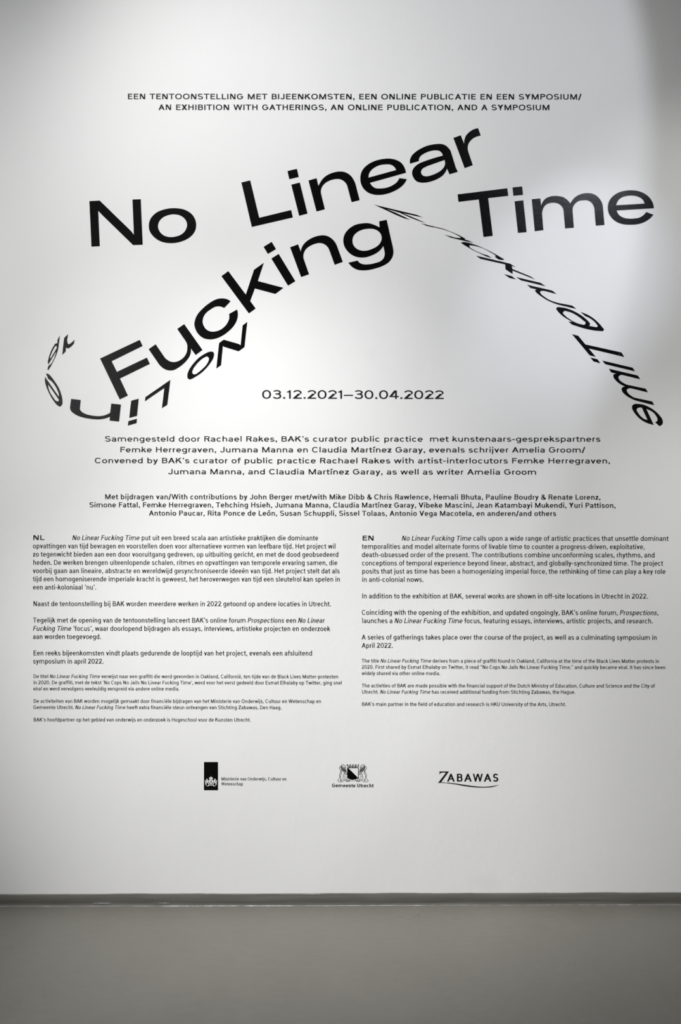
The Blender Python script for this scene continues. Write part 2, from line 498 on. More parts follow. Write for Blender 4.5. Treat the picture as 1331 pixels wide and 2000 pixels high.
K, K2, K3 = 10.0075, 13.31, 12.5
TITLE = [
 ('big black word No, upright, at the left of the wall title', (280, 480), [
  (160, 380, K, "148,128 350,119 960,712 1018,787 990,97 1152,92 1190,982 1003,988 400,402 320,318 350,1010 188,1018"),
  (270, 380, K, "s210,620 s240,480 s350,360 s510,292 s740,268 s940,310 s1080,420 s1135,600 s1100,735 s990,850 s820,925 s620,950 s430,910 s290,810 s225,710 | s388,620 s410,530 s490,445 s600,400 s730,388 s860,430 s935,510 s957,600 s930,690 s860,770 s760,815 s640,832 s520,808 s430,735")]),
 ('big black word Linear, rising to the right at the top centre', (700, 440), [
  (460, 340, K, "118,165 290,124 467,855 1090,703 1125,848 322,1034"),
  (550, 320, K, "118,143 302,98 340,257 155,301 | 193,408 360,366 510,972 347,1016"),
  (600, 320, K, "28,325 188,283 222,432 s240,400 s270,345 s340,262 s450,195 s550,163 s655,150 s760,170 s850,228 s910,310 l950,400 1030,710 872,750 l795,460 s760,380 s700,325 s640,300 s570,298 s450,325 s360,375 s300,440 s270,530 l280,610 350,888 187,932"),
  (690, 300, K, "1035,375 s1000,260 s935,175 s830,120 s700,98 s560,110 s400,155 s270,230 s180,330 s142,470 s160,600 s210,690 s300,765 s400,800 s520,808 s650,790 s800,735 s920,665 s1000,590 1052,502 905,480 s860,555 s790,610 s680,660 s540,683 s420,668 s370,630 330,572 | 303,470 s305,420 s340,345 s410,280 s510,230 s640,210 s740,218 s800,255 845,322"),
  (780, 270, K, "212,498 s212,430 s250,340 s320,270 s430,200 s570,142 s700,118 s800,112 s890,132 s960,185 l1012,262 1108,575 1148,657 985,705 937,595 s900,670 s850,730 s760,790 s640,840 s520,866 s430,868 s340,840 s280,770 s255,690 s265,620 s310,555 s390,495 s500,450 855,340 s835,290 s790,250 s700,237 s590,258 s490,300 s420,350 s390,400 385,448 | 888,425 s900,490 s880,560 s830,620 s740,680 s620,728 s530,745 s460,725 s428,660 s450,605 s530,555 s650,510"),
  (860, 240, K, "262,296 405,243 470,410 s475,350 s500,265 s560,190 s640,135 742,102 797,250 s700,275 s620,325 s560,400 s540,480 l560,590 640,828 482,885")]),
 ('big black word Time, upright, at the right of the wall title', (1090, 470), [
  (885, 360, K, "93,198 1065,78 1083,225 690,270 780,1008 600,1030 508,296 110,343"),
  (980, 355, K, "216,112 405,93 420,257 233,274 | 257,382 427,364 492,985 323,1000"),
  (1060, 360, K, "-208,292 -41,276 -26,415 s-5,365 s50,290 s149,240 s285,228 s400,250 s480,300 547,372 s600,290 s680,225 s780,185 s880,173 s980,185 s1080,240 s1150,330 l1185,450 1213,796 1045,808 l1020,500 s1000,420 s950,350 s880,315 s800,312 s720,325 s650,370 s605,430 l590,520 615,848 445,862 l415,520 s390,450 s340,395 s270,365 s209,360 s119,375 s49,420 s10,490 l-6,590 19,896 -149,915"),
  (1170, 355, K, "1078,518 s1060,420 s1010,330 s920,245 s800,190 s650,167 s500,178 s360,225 s260,300 s200,390 s178,500 s195,610 s250,700 s350,785 s480,830 s620,840 s760,830 s900,785 s1000,720 1070,645 932,592 s880,650 s800,700 s700,718 s600,722 s480,700 s400,650 350,562 | 343,460 s380,370 s450,310 s540,280 s640,270 s750,285 s850,340 s885,385 898,428")]),
 ('big black seven letter word climbing steeply below Linear', (480, 780), [
  (185, 660, K, "107,403 882,38 938,158 333,455 435,663 1022,385 1080,508 495,793 650,1127 490,1202"),
  (280, 620, K, "107,620 243,524 l410,770 s480,835 s550,868 s630,870 s730,830 s800,770 s850,680 s862,600 s855,520 l820,450 665,225 800,130 1158,635 1025,735 932,608 s930,680 s905,760 s850,840 s770,920 s680,985 s590,1030 s500,1035 s420,1010 s350,960 l290,890"),
  (360, 570, K, "908,183 s840,145 s740,128 s620,150 s500,215 s380,310 s270,430 s215,540 s200,640 s225,740 s290,840 s380,905 s500,930 s620,912 s760,850 s880,760 s980,650 s1035,540 s1050,430 1035,345 877,433 s882,510 s850,600 s790,680 s700,745 s600,775 s520,775 s440,740 s385,670 s360,590 s375,500 s430,410 s520,340 s600,295 s700,285 782,315"),
  (420, 500, K, "127,395 262,295 605,755 765,270 957,133 840,490 1340,622 1183,742 782,635 690,880 797,1025 665,1122"),
  (500, 460, K, "152,222 310,124 395,264 236,360 | 303,450 447,360 772,892 630,980"),
  (550, 440, K, "170,430 327,373 378,512 s400,430 s450,355 s540,280 s640,230 s740,203 s840,198 s930,225 s1010,285 s1060,350 l1090,415 1200,715 1042,773 l950,520 s900,420 s830,365 s740,347 s650,365 s550,410 s470,480 s432,570 l440,670 540,957 385,1012"),
  (655, 420, K, "860,124 1007,93 l1130,640 s1140,720 s1110,840 s1050,920 s950,985 s800,1040 s650,1075 s550,1082 s440,1070 s340,1020 258,933 440,890 s480,935 s550,962 s650,965 s780,940 s890,900 s950,840 s970,760 s962,690 940,605 s900,665 s820,735 s700,795 s600,825 s500,830 s380,805 s270,735 s190,630 s160,500 s185,380 s270,270 s390,195 s520,165 s650,160 s760,190 870,243 | s338,500 s360,410 s440,330 s540,285 s650,268 s760,275 s850,320 s900,390 s910,460 s885,540 s820,610 s730,660 s620,695 s500,693 s410,650 s355,580")]),
 ('small mirrored and skewed word No tucked under the climbing word', (420, 735), [
  (400, 620, K2, "1108,118 1035,770 883,880 510,765 475,740 425,1240 303,1328 375,665 495,578 885,690 937,722 987,207"),
  (350, 670, K2, "s850,222 s895,240 s910,300 s890,390 s820,510 s700,660 s560,790 s420,880 s330,930 s270,945 s225,915 s215,850 s235,750 s300,630 s400,500 s530,370 s670,280 s780,230 | s740,352 s775,400 s760,480 s700,580 s600,680 s500,765 s420,812 s370,810 s345,770 s365,680 s430,580 s530,470 s640,385")]),
 ('mirrored warped word Linear curling round the lower left of the title', (180, 825), [
  (240, 735, K2, "1238,92 1158,740 1018,828 1080,303 575,648 590,540"),
  (240, 735, K2, "218,635 415,580 370,1027 168,1082 | 145,1163 370,1104 357,1218 133,1280"),
  (130, 760, K, "90,190 278,213 l262,380 s285,430 s340,470 s420,500 s520,520 s620,528 s720,518 s800,490 l855,450 875,282 1065,302 1028,635 842,615 850,540 s800,560 s720,582 s620,592 s480,582 s340,558 s220,520 s130,465 s80,410 l70,350"),
  (80, 640, K3, "122,1115 s180,1130 s260,1210 s350,1330 s440,1480 s500,1640 s525,1780 s515,1880 s470,1925 s410,1900 s320,1800 s220,1640 s140,1460 s100,1320 100,1200 440,1690 s440,1640 s400,1520 s320,1380 s250,1300 s200,1265 178,1252 | 175,1385 440,1760 s425,1795 s380,1790 s300,1700 s230,1590 s185,1470"),
  (80, 640, K3, "462,190 s440,380 s420,520 s370,680 s300,830 s230,960 175,1040 160,1020 175,950 215,900 235,900 s280,830 s340,700 375,575 180,900 s170,860 s190,740 s240,590 s310,450 s365,385 400,383 405,300 | 385,440 s360,450 s300,540 s250,650 s225,730 232,762 385,500"),
  (80, 640, K3, "662,160 655,220 s640,290 s648,360 s672,402 s720,385 s770,345 820,292 808,385 s750,450 s700,490 s655,505 s630,495 615,472 603,582 520,665 568,250")]),
 ('mirrored needle-thin seven letter word sloping down right of the title', (950, 560), [
  (725, 395, K, "60,48 300,105 620,182 895,246 1018,299 890,272 620,212 850,308 1068,404 975,380 780,305 560,205 480,180 305,133 480,205 650,285 768,343 650,315 450,230 270,143"),
  (820, 430, K, "20,60 s140,90 s300,130 s450,165 s600,220 s720,270 s830,325 900,368 880,378 960,400 1050,440 930,418 790,385 600,338 490,285 600,315 700,342 790,350 s800,338 s770,315 s690,270 s590,225 s480,188 s350,155 s200,125 130,108"),
  (895, 465, K, "s65,88 s90,80 s170,85 s300,120 s450,175 s600,245 s750,325 s850,385 s897,420 s850,428 720,365 745,352 s720,330 s620,270 s500,205 s380,165 s280,145 s222,150 s228,172 s290,220 s400,275 s500,315 580,338 665,388 s560,360 s430,300 s300,240 s180,170 s100,120"),
  (895, 465, K, "350,343 1020,500 1130,568 1052,545 1065,605 1421,750 1511,812 1391,762 1065,635 1068,703 930,610 925,515 440,405"),
  (895, 465, K, "903,706 1045,740 1138,808 1005,778 | 1141,763 1616,875 1716,942 1231,825"),
  (1025, 545, K, "50,112 540,225 630,293 l420,240 s340,232 s305,245 s320,285 s380,340 s480,405 s600,450 l700,475 935,520 1015,585 l700,510 s560,465 s430,405 s310,325 s230,260 s208,225 250,205 120,175"),
  (1080, 590, K, "s70,125 s90,103 s160,103 s280,125 s400,170 s520,235 s620,305 s700,380 s732,435 705,465 860,492 s880,475 s850,420 s780,350 s700,300 640,275 545,193 s680,245 s780,305 s890,400 s970,490 s1003,540 s985,565 s930,565 375,437 310,378 395,388 s330,355 s230,295 s130,210 s80,150 | s203,200 s225,178 s300,185 s400,220 s500,280 s590,350 s645,410 s630,438 s560,435 s450,400 s350,345 s250,270")]),
 ('mirrored slanted word Time at the lower right end of the title', (1220, 830), [
  (1080, 590, K, "380,628 500,658 640,828 1345,985 1402,1072 705,905 842,1070 725,1040"),
  (1080, 590, K, "740,1083 875,1117 935,1197 800,1160 | 973,1144 1565,1283 1610,1353 1030,1214"),
  (1150, 690, K, "400,302 965,435 1013,508 l700,432 s620,428 s588,460 s600,510 s660,565 l780,620 1120,692 1163,765 l860,690 s790,685 s750,715 s765,765 s820,820 l920,872 1250,943 1285,1015 l950,930 s830,880 s720,810 s660,740 s650,690 s675,660 720,650 s620,600 s540,535 s490,460 s490,420 s520,402 560,400 445,375"),
  (1210, 770, K2, "900,797 s750,755 s600,680 s480,580 s385,460 s335,350 s345,290 s400,255 s500,252 s640,275 s800,345 s940,440 s1060,560 s1125,660 s1135,740 s1110,795 1045,827 935,725 s985,700 s998,650 s960,560 s870,460 s780,410 705,380 | 590,345 740,670 s650,640 s560,570 s490,480 s455,400 s480,360 s530,345")]),
]
for label, (bx, by), letters in TITLE:
    root = thing('title_word', label, 'wall lettering', bx, by, 'words of the wall title')
    for (ox, oy, sc, txt) in letters:
        traced('letter', m_vinyl, root, ox, oy, sc, txt)


# ------------------------------------------------------------------ drawn grotesque alphabet for the running text
class Pen:
    """draws one glyph; cap height 700. k = width factor, w / h = stem / bar thickness"""

    def __init__(s, k, w, h, serif=False):
        s.k, s.w, s.h, s.serif, s.q = k, w, h, serif, []

    def quad(s, a, b, c, d):
        s.q.append((a, b, c, d))

    def rect(s, x0, x1, y0, y1):
        s.quad((x0, y0), (x1, y0), (x1, y1), (x0, y1))

    def S(s, x, y0, y1):                    # stem, x = left edge
        x *= s.k
        s.rect(x, x + s.w, y0, y1)
        if s.serif:
            for y in (y0, y1 - 50):
                s.rect(x - 32, x + s.w + (32 if y == y0 else 0), y, y + 50)

    def SR(s, x, y0, y1):                   # stem, x = right edge
        x *= s.k
        s.rect(x - s.w, x, y0, y1)
        if s.serif and y0 <= 0:
            s.rect(x - s.w - 32, x + 32, y0, y0 + 50)

    def B(s, x0, x1, y, t=None):            # bar
        s.rect(x0 * s.k, x1 * s.k, y, y + (t or s.h))

    def R(s, x0, x1, y0, y1, a0=0, a1=360, wi=1.0, hi=1.0):
        x0, x1 = x0 * s.k, x1 * s.k
        cx, cy, rx, ry = (x0 + x1) / 2, (y0 + y1) / 2, (x1 - x0) / 2, (y1 - y0) / 2
        ix, iy = max(1, rx - s.w * wi), max(1, ry - s.h * hi)
        n = max(3, int(abs(a1 - a0) / 20))
        e = 0.90
        prev = None
        for i in range(n + 1):
            a = math.radians(a0 + (a1 - a0) * i / n)
            ca, sa = math.cos(a), math.sin(a)
            ux = math.copysign(abs(ca) ** e, ca)
            uy = math.copysign(abs(sa) ** e, sa)
            cur = ((cx + rx * ux, cy + ry * uy), (cx + ix * ux, cy + iy * uy))
            if prev:
                s.quad(prev[0], cur[0], cur[1], prev[1])
            prev = cur

    def D(s, x0, y0, x1, y1, al=0, f=1.0):  # diagonal with level ends; al -1: x are left edges, 1: right, 2: left then right
        x0, x1 = x0 * s.k, x1 * s.k
        t = s.w * f
        for _ in range(3):
            dx, dy = x1 - x0, y1 - y0
            if al == 2:
                dx = x1 - t - x0
            L = math.hypot(dx, dy)
            p = (s.w * abs(dy) + s.h * abs(dx)) / L * f
            t = p * L / abs(dy)
        o0 = {-1: 0, 0: -t / 2, 1: -t, 2: 0}[al]
        o1 = {-1: 0, 0: -t / 2, 1: -t, 2: -t}[al]
        s.quad((x0 + o0, y0), (x0 + o0 + t, y0), (x1 + o1 + t, y1), (x1 + o1, y1))

    def dot(s, x, y, t=1.15):
        x *= s.k
        s.rect(x, x + s.w * t, y, y + s.h * t * 1.12)


X = 510


def glyph(ch, p):
    h, w, k = p.h, p.w, p.k
    acc = None
    if ch in 'ëóí':
        acc, ch = ch, {'ë': 'e', 'ó': 'o', 'í': 'ı'}[ch]
    ww = w / k
    adv = 500
    if ch == 'a':
        p.R(52, 446, X - 330, X + 10, 4, 168); p.SR(446, 0, X - 150); p.R(34, 500, -10, 306, 82, 300); p.B(240, 440, 306 - h); adv = 512
    elif ch == 'b':
        p.S(66, 0, 725); p.R(66, 510, -10, X + 10); adv = 552
    elif ch == 'c':
        p.R(38, 480, -10, X + 10, 40, 320); adv = 505
    elif ch == 'd':
        p.SR(486, 0, 725); p.R(40, 486, -10, X + 10); adv = 552
    elif ch == 'e':
        p.R(38, 488, -10, X + 10, -3, 318); p.B(70, 486, X / 2 - h * 0.5); adv = 525
    elif ch == 'f':
        p.S(92, 0, 560); p.R(92, 372, 430, 730, 90, 180); p.B(230, 310, 730 - h); p.B(18, 305, X - h); adv = 312
    elif ch == 'g':
        p.R(40, 486, 10, X + 10); p.SR(486, -50, X); p.R(56, 486, -205, 90, 205, 360); adv = 552
    elif ch == 'h':
        p.S(66, 0, 725); p.R(66, 480, X - 400, X + 10, 0, 150); p.SR(480, 0, X - 193); adv = 543
    elif ch in 'iı':
        p.S(66, 0, X)
        if ch == 'i': p.dot(66 - 4, 610)
        adv = 66 * 2 + ww
    elif ch == 'j':
        p.S(66, -90, X); p.R(-120, 66 + ww, -205, 30, 270, 360); p.dot(62, 610); adv = 66 * 2 + ww
    elif ch == 'k':
        p.S(66, 0, 725); p.D(455, X, 120, 150, 1, .86); p.D(215, 285, 485, 0, 2, .92); adv = 492
    elif ch == 'l':
        p.S(66, 0, 725); adv = 66 * 2 + ww
    elif ch == 'm':
        m = 390 + ww / 2
        p.S(66, 0, X); p.R(66, m + 8, X - 380, X + 10, 0, 150); p.SR(m + 8, 0, X - 183)
        p.R(m + 8 - ww, 2 * m - 62, X - 380, X + 10, 0, 150); p.SR(2 * m - 62, 0, X - 183); adv = 2 * m + 2
    elif ch == 'n':
        p.S(66, 0, X); p.R(66, 480, X - 400, X + 10, 0, 150); p.SR(480, 0, X - 193); adv = 543
    elif ch == 'o':
        p.R(38, 500, -10, X + 10); adv = 538
    elif ch == 'p':
        p.S(66, -200, X); p.R(66, 510, -10, X + 10); adv = 552
    elif ch == 'q':
        p.SR(486, -200, X); p.R(40, 486, -10, X + 10); adv = 552
    elif ch == 'r':
        p.S(66, 0, X); p.R(66, 430, X - 370, X + 8, 78, 160); adv = 330
    elif ch == 's':
        p.R(48, 420, X / 2 - h / 2, X + 10, 22, 272); p.R(36, 436, -10, X / 2 + h / 2, 92, -160); adv = 470
    elif ch == 't':
        p.S(88, 130, 645); p.R(88, 360, -8, 270, 180, 270); p.B(220, 305, -8); p.B(15, 305, X - h); adv = 325
    elif ch == 'u':
        p.SR(480, 0, X); p.R(64, 480, -10, 400, 180, 332); p.S(64, 192, X); adv = 543
    elif ch == 'v':
        p.D(8, X, 192, 0, -1, .92); p.D(462, X, 278, 0, 1, .92); adv = 470
    elif ch == 'w':
        p.D(10, X, 160, 0, -1, .84); p.D(405, X, 250, 0, 1, .84); p.D(315, X, 470, 0, -1, .84); p.D(710, X, 560, 0, 1, .84); adv = 720
    elif ch == 'x':
        p.D(12, X, 455, 0, 2, .88); p.D(18, 0, 448, X, 2, .88); adv = 467
    elif ch == 'y':
        p.D(8, X, 200, 0, -1, .9); p.D(462, X, 200, -200, 1, .9); p.B(75, 190, -200); adv = 470
    elif ch == 'z':
        p.B(32, 405, X - h); p.B(32, 412, 0); p.D(405, X - h * .7, 34, h * .7, 0 if False else 1) if False else p.D(36, h * .7, 405, X - h * .7, 2); adv = 442
    elif ch == 'A':
        p.D(10, 0, 266, 700, -1, .92); p.D(630, 0, 374, 700, 1, .92); p.B(150, 490, 190, h * .9); adv = 640
    elif ch == 'B':
        p.S(70, 0, 700); p.B(90, 340, 700 - h); p.B(90, 360, 330); p.B(90, 360, 0)
        p.R(170, 532, 330, 700, -90, 90); p.R(170, 556, 0, 330 + h, -90, 90); adv = 590
    elif ch == 'C':
        p.R(42, 628, -10, 710, 38, 322); adv = 655
    elif ch == 'D':
        p.S(70, 0, 700); p.B(90, 320, 700 - h); p.B(90, 320, 0); p.R(20, 615, 0, 700, -90, 90); adv = 655
    elif ch == 'E':
        p.S(70, 0, 700); p.B(90, 510, 700 - h); p.B(90, 480, 325); p.B(90, 518, 0); adv = 558
    elif ch == 'F':
        p.S(70, 0, 700); p.B(90, 495, 700 - h); p.B(90, 465, 315); adv = 525
    elif ch == 'G':
        p.R(42, 640, -10, 710, 40, 352); p.B(370, 640, 300); p.SR(640, 150, 300 + h); adv = 700
    elif ch == 'H':
        p.S(70, 0, 700); p.SR(590, 0, 700); p.B(90, 570, 325); adv = 660
    elif ch == 'I':
        p.S(70, 0, 700); adv = 140 + ww
    elif ch == 'J':
        p.SR(425, 180, 700); p.R(28, 425, -10, 370, 180, 360); adv = 490
    elif ch == 'K':
        p.S(70, 0, 700); p.D(585, 700, 130, 200, 1, .88); p.D(245, 385, 610, 0, 2, .94); adv = 615
    elif ch == 'L':
        p.S(70, 0, 700); p.B(90, 490, 0); adv = 510
    elif ch == 'M':
        p.S(70, 0, 700); p.SR(740, 0, 700); p.D(70, 700, 352, 0, -1, .84); p.D(740, 700, 458, 0, 1, .84); adv = 810
    elif ch == 'N':
        p.S(70, 0, 700); p.SR(602, 0, 700); p.D(70, 700, 602, 0, 2); adv = 672
    elif ch == 'O':
        p.R(42, 690, -10, 710); adv = 732
    elif ch == 'P':
        p.S(70, 0, 700); p.B(90, 350, 700 - h); p.B(90, 350, 300); p.R(160, 548, 300, 700, -90, 90); adv = 580
    elif ch == 'R':
        p.S(70, 0, 700); p.B(90, 350, 700 - h); p.B(90, 350, 315); p.R(160, 555, 315, 700, -90, 90); p.D(330, 330, 575, 0, 2); adv = 600
    elif ch == 'S':
        p.R(52, 535, 350 - h / 2, 710, 22, 272); p.R(38, 555, -10, 350 + h / 2, 92, -160); adv = 592
    elif ch == 'T':
        p.B(18, 562, 700 - h); x = 290 - ww / 2; p.S(x, 0, 700); adv = 580
    elif ch == 'U':
        p.S(66, 240, 700); p.SR(590, 240, 700); p.R(66, 590, -10, 490, 180, 360); adv = 656
    elif ch == 'V':
        p.D(8, 700, 250, 0, -1); p.D(612, 700, 370, 0, 1); adv = 620
    elif ch == 'W':
        p.D(10, 700, 200, 0, -1, .86); p.D(505, 700, 310, 0, 1, .86); p.D(395, 700, 590, 0, -1, .86); p.D(890, 700, 700, 0, 1, .86); adv = 900
    elif ch == 'X':
        p.D(10, 700, 600, 0, 2); p.D(18, 0, 590, 700, 2); adv = 610
    elif ch == 'Y':
        p.D(8, 700, 262, 270, -1); p.D(602, 700, 348, 270, 1); p.S(305 - ww / 2, 0, 300); adv = 610
    elif ch == 'Z':
        p.B(35, 545, 700 - h); p.B(35, 555, 0); p.D(38, h * .7, 545, 700 - h * .7, 2); adv = 590
    elif ch == '0':
        p.R(38, 530, -10, 710); adv = 568
    elif ch == '1':
        p.SR(250, 0, 700); p.D(250 - ww, 600, 50, 560, 0) if False else p.B(40, 240, 700 - h * 1.9, h * .95); p.R(-100, 250 - ww * .2, 700 - h * 1.9, 900, 300, 340); adv = 330
    elif ch == '2':
        p.R(42, 512, 290, 710, 168, -22); p.D(42, h * .6, 470, 420, 2); p.B(42, 520, 0); adv = 555
    elif ch == '3':
        p.R(50, 500, 345, 710, 155, -90); p.R(40, 518, -10, 345 + h, 90, -158); p.B(200, 300, 345); adv = 556
    elif ch == '4':
        p.SR(440, 0, 700); p.B(28, 545, 150); p.D(28, 150 + h * .5, 440, 700, 2); adv = 565
    elif ch == '&':
        p.R(120, 440, 370, 710); p.R(38, 500, -10, 400, 75, 345); p.D(140, 480, 600, 0, 2); p.D(480, 90, 590, 330, 2, .9); adv = 622
    elif ch == '.':
        p.dot(62, 0, 1.2); adv = 124 + ww * 1.1
    elif ch == ',':
        p.dot(60, 0, 1.2); p.D(60 + ww * .2, -120, 60 + ww * 1.1, 60, 2, .62); adv = 124 + ww * 1.1
    elif ch == '/':
        p.D(5, -70, 345, 725, 2, .9); adv = 350
    elif ch == '-':
        p.B(38, 300, 225); adv = 338
    elif ch == '–':
        p.B(20, 520, 235); adv = 540
    elif ch in "'’‘":
        p.D(62 + (ww * .0 if ch == '‘' else 0), 510, 62 + ww * 1.25, 715, 2, .85); adv = 120 + ww
    elif ch in '"“”':
        p.D(55, 510, 55 + ww * 1.2, 715, 2, .8); p.D(75 + ww * 1.4, 510, 75 + ww * 2.6, 715, 2, .8); adv = 130 + ww * 2.6
    elif ch == ' ':
        adv = 235
    if acc == 'ë':
        p.dot(140, 610, 1.0); p.dot(300, 610, 1.0)
    elif acc == 'ó':
        p.D(230, 590, 380, 740, 0)
    elif acc == 'í':
        p.D(85, 590, 200, 740, 0)
    return adv * k


def advance(ch, k, w):
    return glyph(ch, Pen(k, w, 60))


class Style:
    def __init__(s, cap, w, h, track=0, space=1.0, serif=False, mat=None):
        s.cap, s.w, s.h, s.track, s.space, s.serif, s.mat = cap, w, h, track, space, serif, mat


EXT = Style(10.8, 152, 114, 16, 1.3)
CUR = Style(10.5, 144, 106, 12, 1.12)
CON = Style(9.9, 132, 102, 8, 1.05)
DAT = Style(16.6, 142, 98, 2)
TAG = Style(9.5, 158, 124, 6)
BODY = Style(9.5, 106, 88, 4)
SMALL = Style(7.1, 106, 90, 4)
SERIF = Style(6.1, 112, 78, 4, serif=True)
GEM = Style(6.8, 158, 118, 0)


def line_width(text, st, k):
    tot = 0
    for ch in text:
        if ch in '[]':
            continue
        a = advance(ch, k, st.w)
        if ch == ' ':
            a *= st.space
        tot += a + st.track * k
    return tot


def text_objs(text, st, x0, x1, yl, yr, per_glyph=False):
    """returns list of (glyph quads in pixel space); [ ] switch italics on and off"""
    lsb = 55
    target = (x1 - x0) / st.cap * 700
    lo, hi = 0.4, 3.0
    for _ in range(30):
        k = (lo + hi) / 2
        if line_width(text, st, k) - 2 * lsb * k < target:
            lo = k
        else:
            hi = k
    sc = st.cap / 700
    cx = -lsb * k
    ital = False
    out = []
    L = max(1.0, x1 - x0)
    for ch in text:
        if ch == '[':
            ital = True
            continue
        if ch == ']':
            ital = False
            continue
        p = Pen(k, st.w, st.h, st.serif)
        a = glyph(ch, p)
        quads = []
        for q in p.q:
            qq = []
            for (gx, gy) in q:
                if ital:
                    gx += gy * 0.20 - 50
                px = x0 + (cx + gx) * sc
                py = yl + (yr - yl) * (px - x0) / L - gy * sc
                qq.append((px, py))
            quads.append(qq)
        if quads:
            out.append(quads)
        if ch == ' ':
            a *= st.space
        cx += a + st.track * k
    return out, k


def quads_obj(name, quads, mat, parent, y=-0.00035):
    verts, faces = [], []
    for q in quads:
        b = len(verts)
        area = 0
        P = [wall_pt(*v) for v in q]
        for i in range(4):
            a_, c_ = P[i], P[(i + 1) % 4]
            area += a_[0] * c_[1] - c_[0] * a_[1]
        if area < 0:
            P.reverse()
        yy = y - 0.00001 * ((b // 4) % 12)      # overlapping strokes lie a hair apart
        verts += [(x, yy, z) for x, z in P]
        faces.append((b, b + 1, b + 2, b + 3))
    return mesh_obj(name, verts, faces, mat, parent)


def text_line(parent, text, st, x0, x1, yl, yr, name='text_line', split=None, marks=None):
    """marks: {char index: pixel x} pins the run that starts there; split: 'word' or 'glyph' makes parts of them"""
    runs = []
    if marks:
        idx = sorted(marks)
        cuts = [0] + idx + [len(text)]
        xs = [x0] + [marks[i][0] for i in idx]
        xe = [marks[i][1] for i in idx] + [x1]
        for j in range(len(cuts) - 1):
            runs.append((text[cuts[j]:cuts[j + 1]].strip(' '), xs[j], xe[j]))
    else:
        runs = [(text, x0, x1)]
    allg = []
    for (t, a, b) in runs:
        ya = yl + (yr - yl) * (a - x0) / (x1 - x0)
        yb = yl + (yr - yl) * (b - x0) / (x1 - x0)
        if split == 'word':
            # lay the run out whole, then group glyphs by word
            gl, k = text_objs(t, st, a, b, ya, yb)
            i = 0
            for word in t.split():
                n = len([c_ for c_ in word if c_ not in '[]'])
                qs = [q for g in gl[i:i + n] for q in g]
                i += n
                quads_obj('word', qs, m_ink, parent)
            continue
        gl, k = text_objs(t, st, a, b, ya, yb)
        if split == 'glyph':
            for g in gl:
                quads_obj(name, g, m_ink, parent)
            continue
        allg += [q for g in gl for q in g]
    if allg:
        return quads_obj(name, allg, m_ink, parent)


# subtitle
t = thing('heading', 'two black capital-letter subtitle lines above the wall title', 'wall lettering', 692, 216)
text_line(t, 'EEN TENTOONSTELLING MET BIJEENKOMSTEN, EEN ONLINE PUBLICATIE EN EEN SYMPOSIUM/', EXT, 249.7, 1135.9, 193.9, 194.6, split='word')
text_line(t, 'AN EXHIBITION WITH GATHERINGS, AN ONLINE PUBLICATION, AND A SYMPOSIUM', EXT, 310.5, 1074.4, 215.0, 215.4, split='word')
t = thing('date_line', 'black exhibition dates from 03.12.2021 to 30.04.2022 in the middle', 'wall lettering', 690, 779)
text_line(t, '03.12.2021–30.04.2022', DAT, 512.8, 866.5, 778.7, 779.3, name='numeral', split='glyph')
t = thing('credit_text', 'four centred wide-set black credit lines right below the dates', 'wall lettering', 690, 928)
text_line(t, 'Samengesteld door Rachael Rakes, BAK’s curator public practice  met kunstenaars-gesprekspartners', CUR, 205.5, 1173.2, 862.3, 862.7, split='word')
text_line(t, 'Femke Herregraven, Jumana Manna en Claudia Martínez Garay, evenals schrijver Amelia Groom/', CUR, 235.0, 1143.1, 883.4, 883.9, split='word')
text_line(t, 'Convened by BAK’s curator of public practice Rachael Rakes with artist-interlocutors Femke Herregraven,', CUR, 185.6, 1192.2, 904.6, 905.2, split='word')
text_line(t, 'Jumana Manna, and Claudia Martínez Garay, as well as writer Amelia Groom', CUR, 329.4, 1048.2, 926.3, 927.1, split='word')
t = thing('contributor_text', 'three centred smaller black lines listing contributors, above the two columns', 'wall lettering', 690, 1010)
text_line(t, 'Met bijdragen van/With contributions by John Berger met/with Mike Dibb & Chris Rawlence, Hemali Bhuta, Pauline Boudry & Renate Lorenz,', CON, 205.4, 1173.5, 975.0, 975.9, split='word')
text_line(t, 'Simone Fattal, Femke Herregraven, Tehching Hsieh, Jumana Manna, Claudia Martínez Garay, Vibeke Mascini, Jean Katambayi Mukendi, Yuri Pattison,', CON, 175.1, 1203.0, 990.8, 991.9, split='word')
text_line(t, 'Antonio Paucar, Rita Ponce de León, Susan Schuppli, Sissel Tolaas, Antonio Vega Macotela, en anderen/and others', CON, 291.8, 1086.7, 1007.0, 1007.8, split='word')

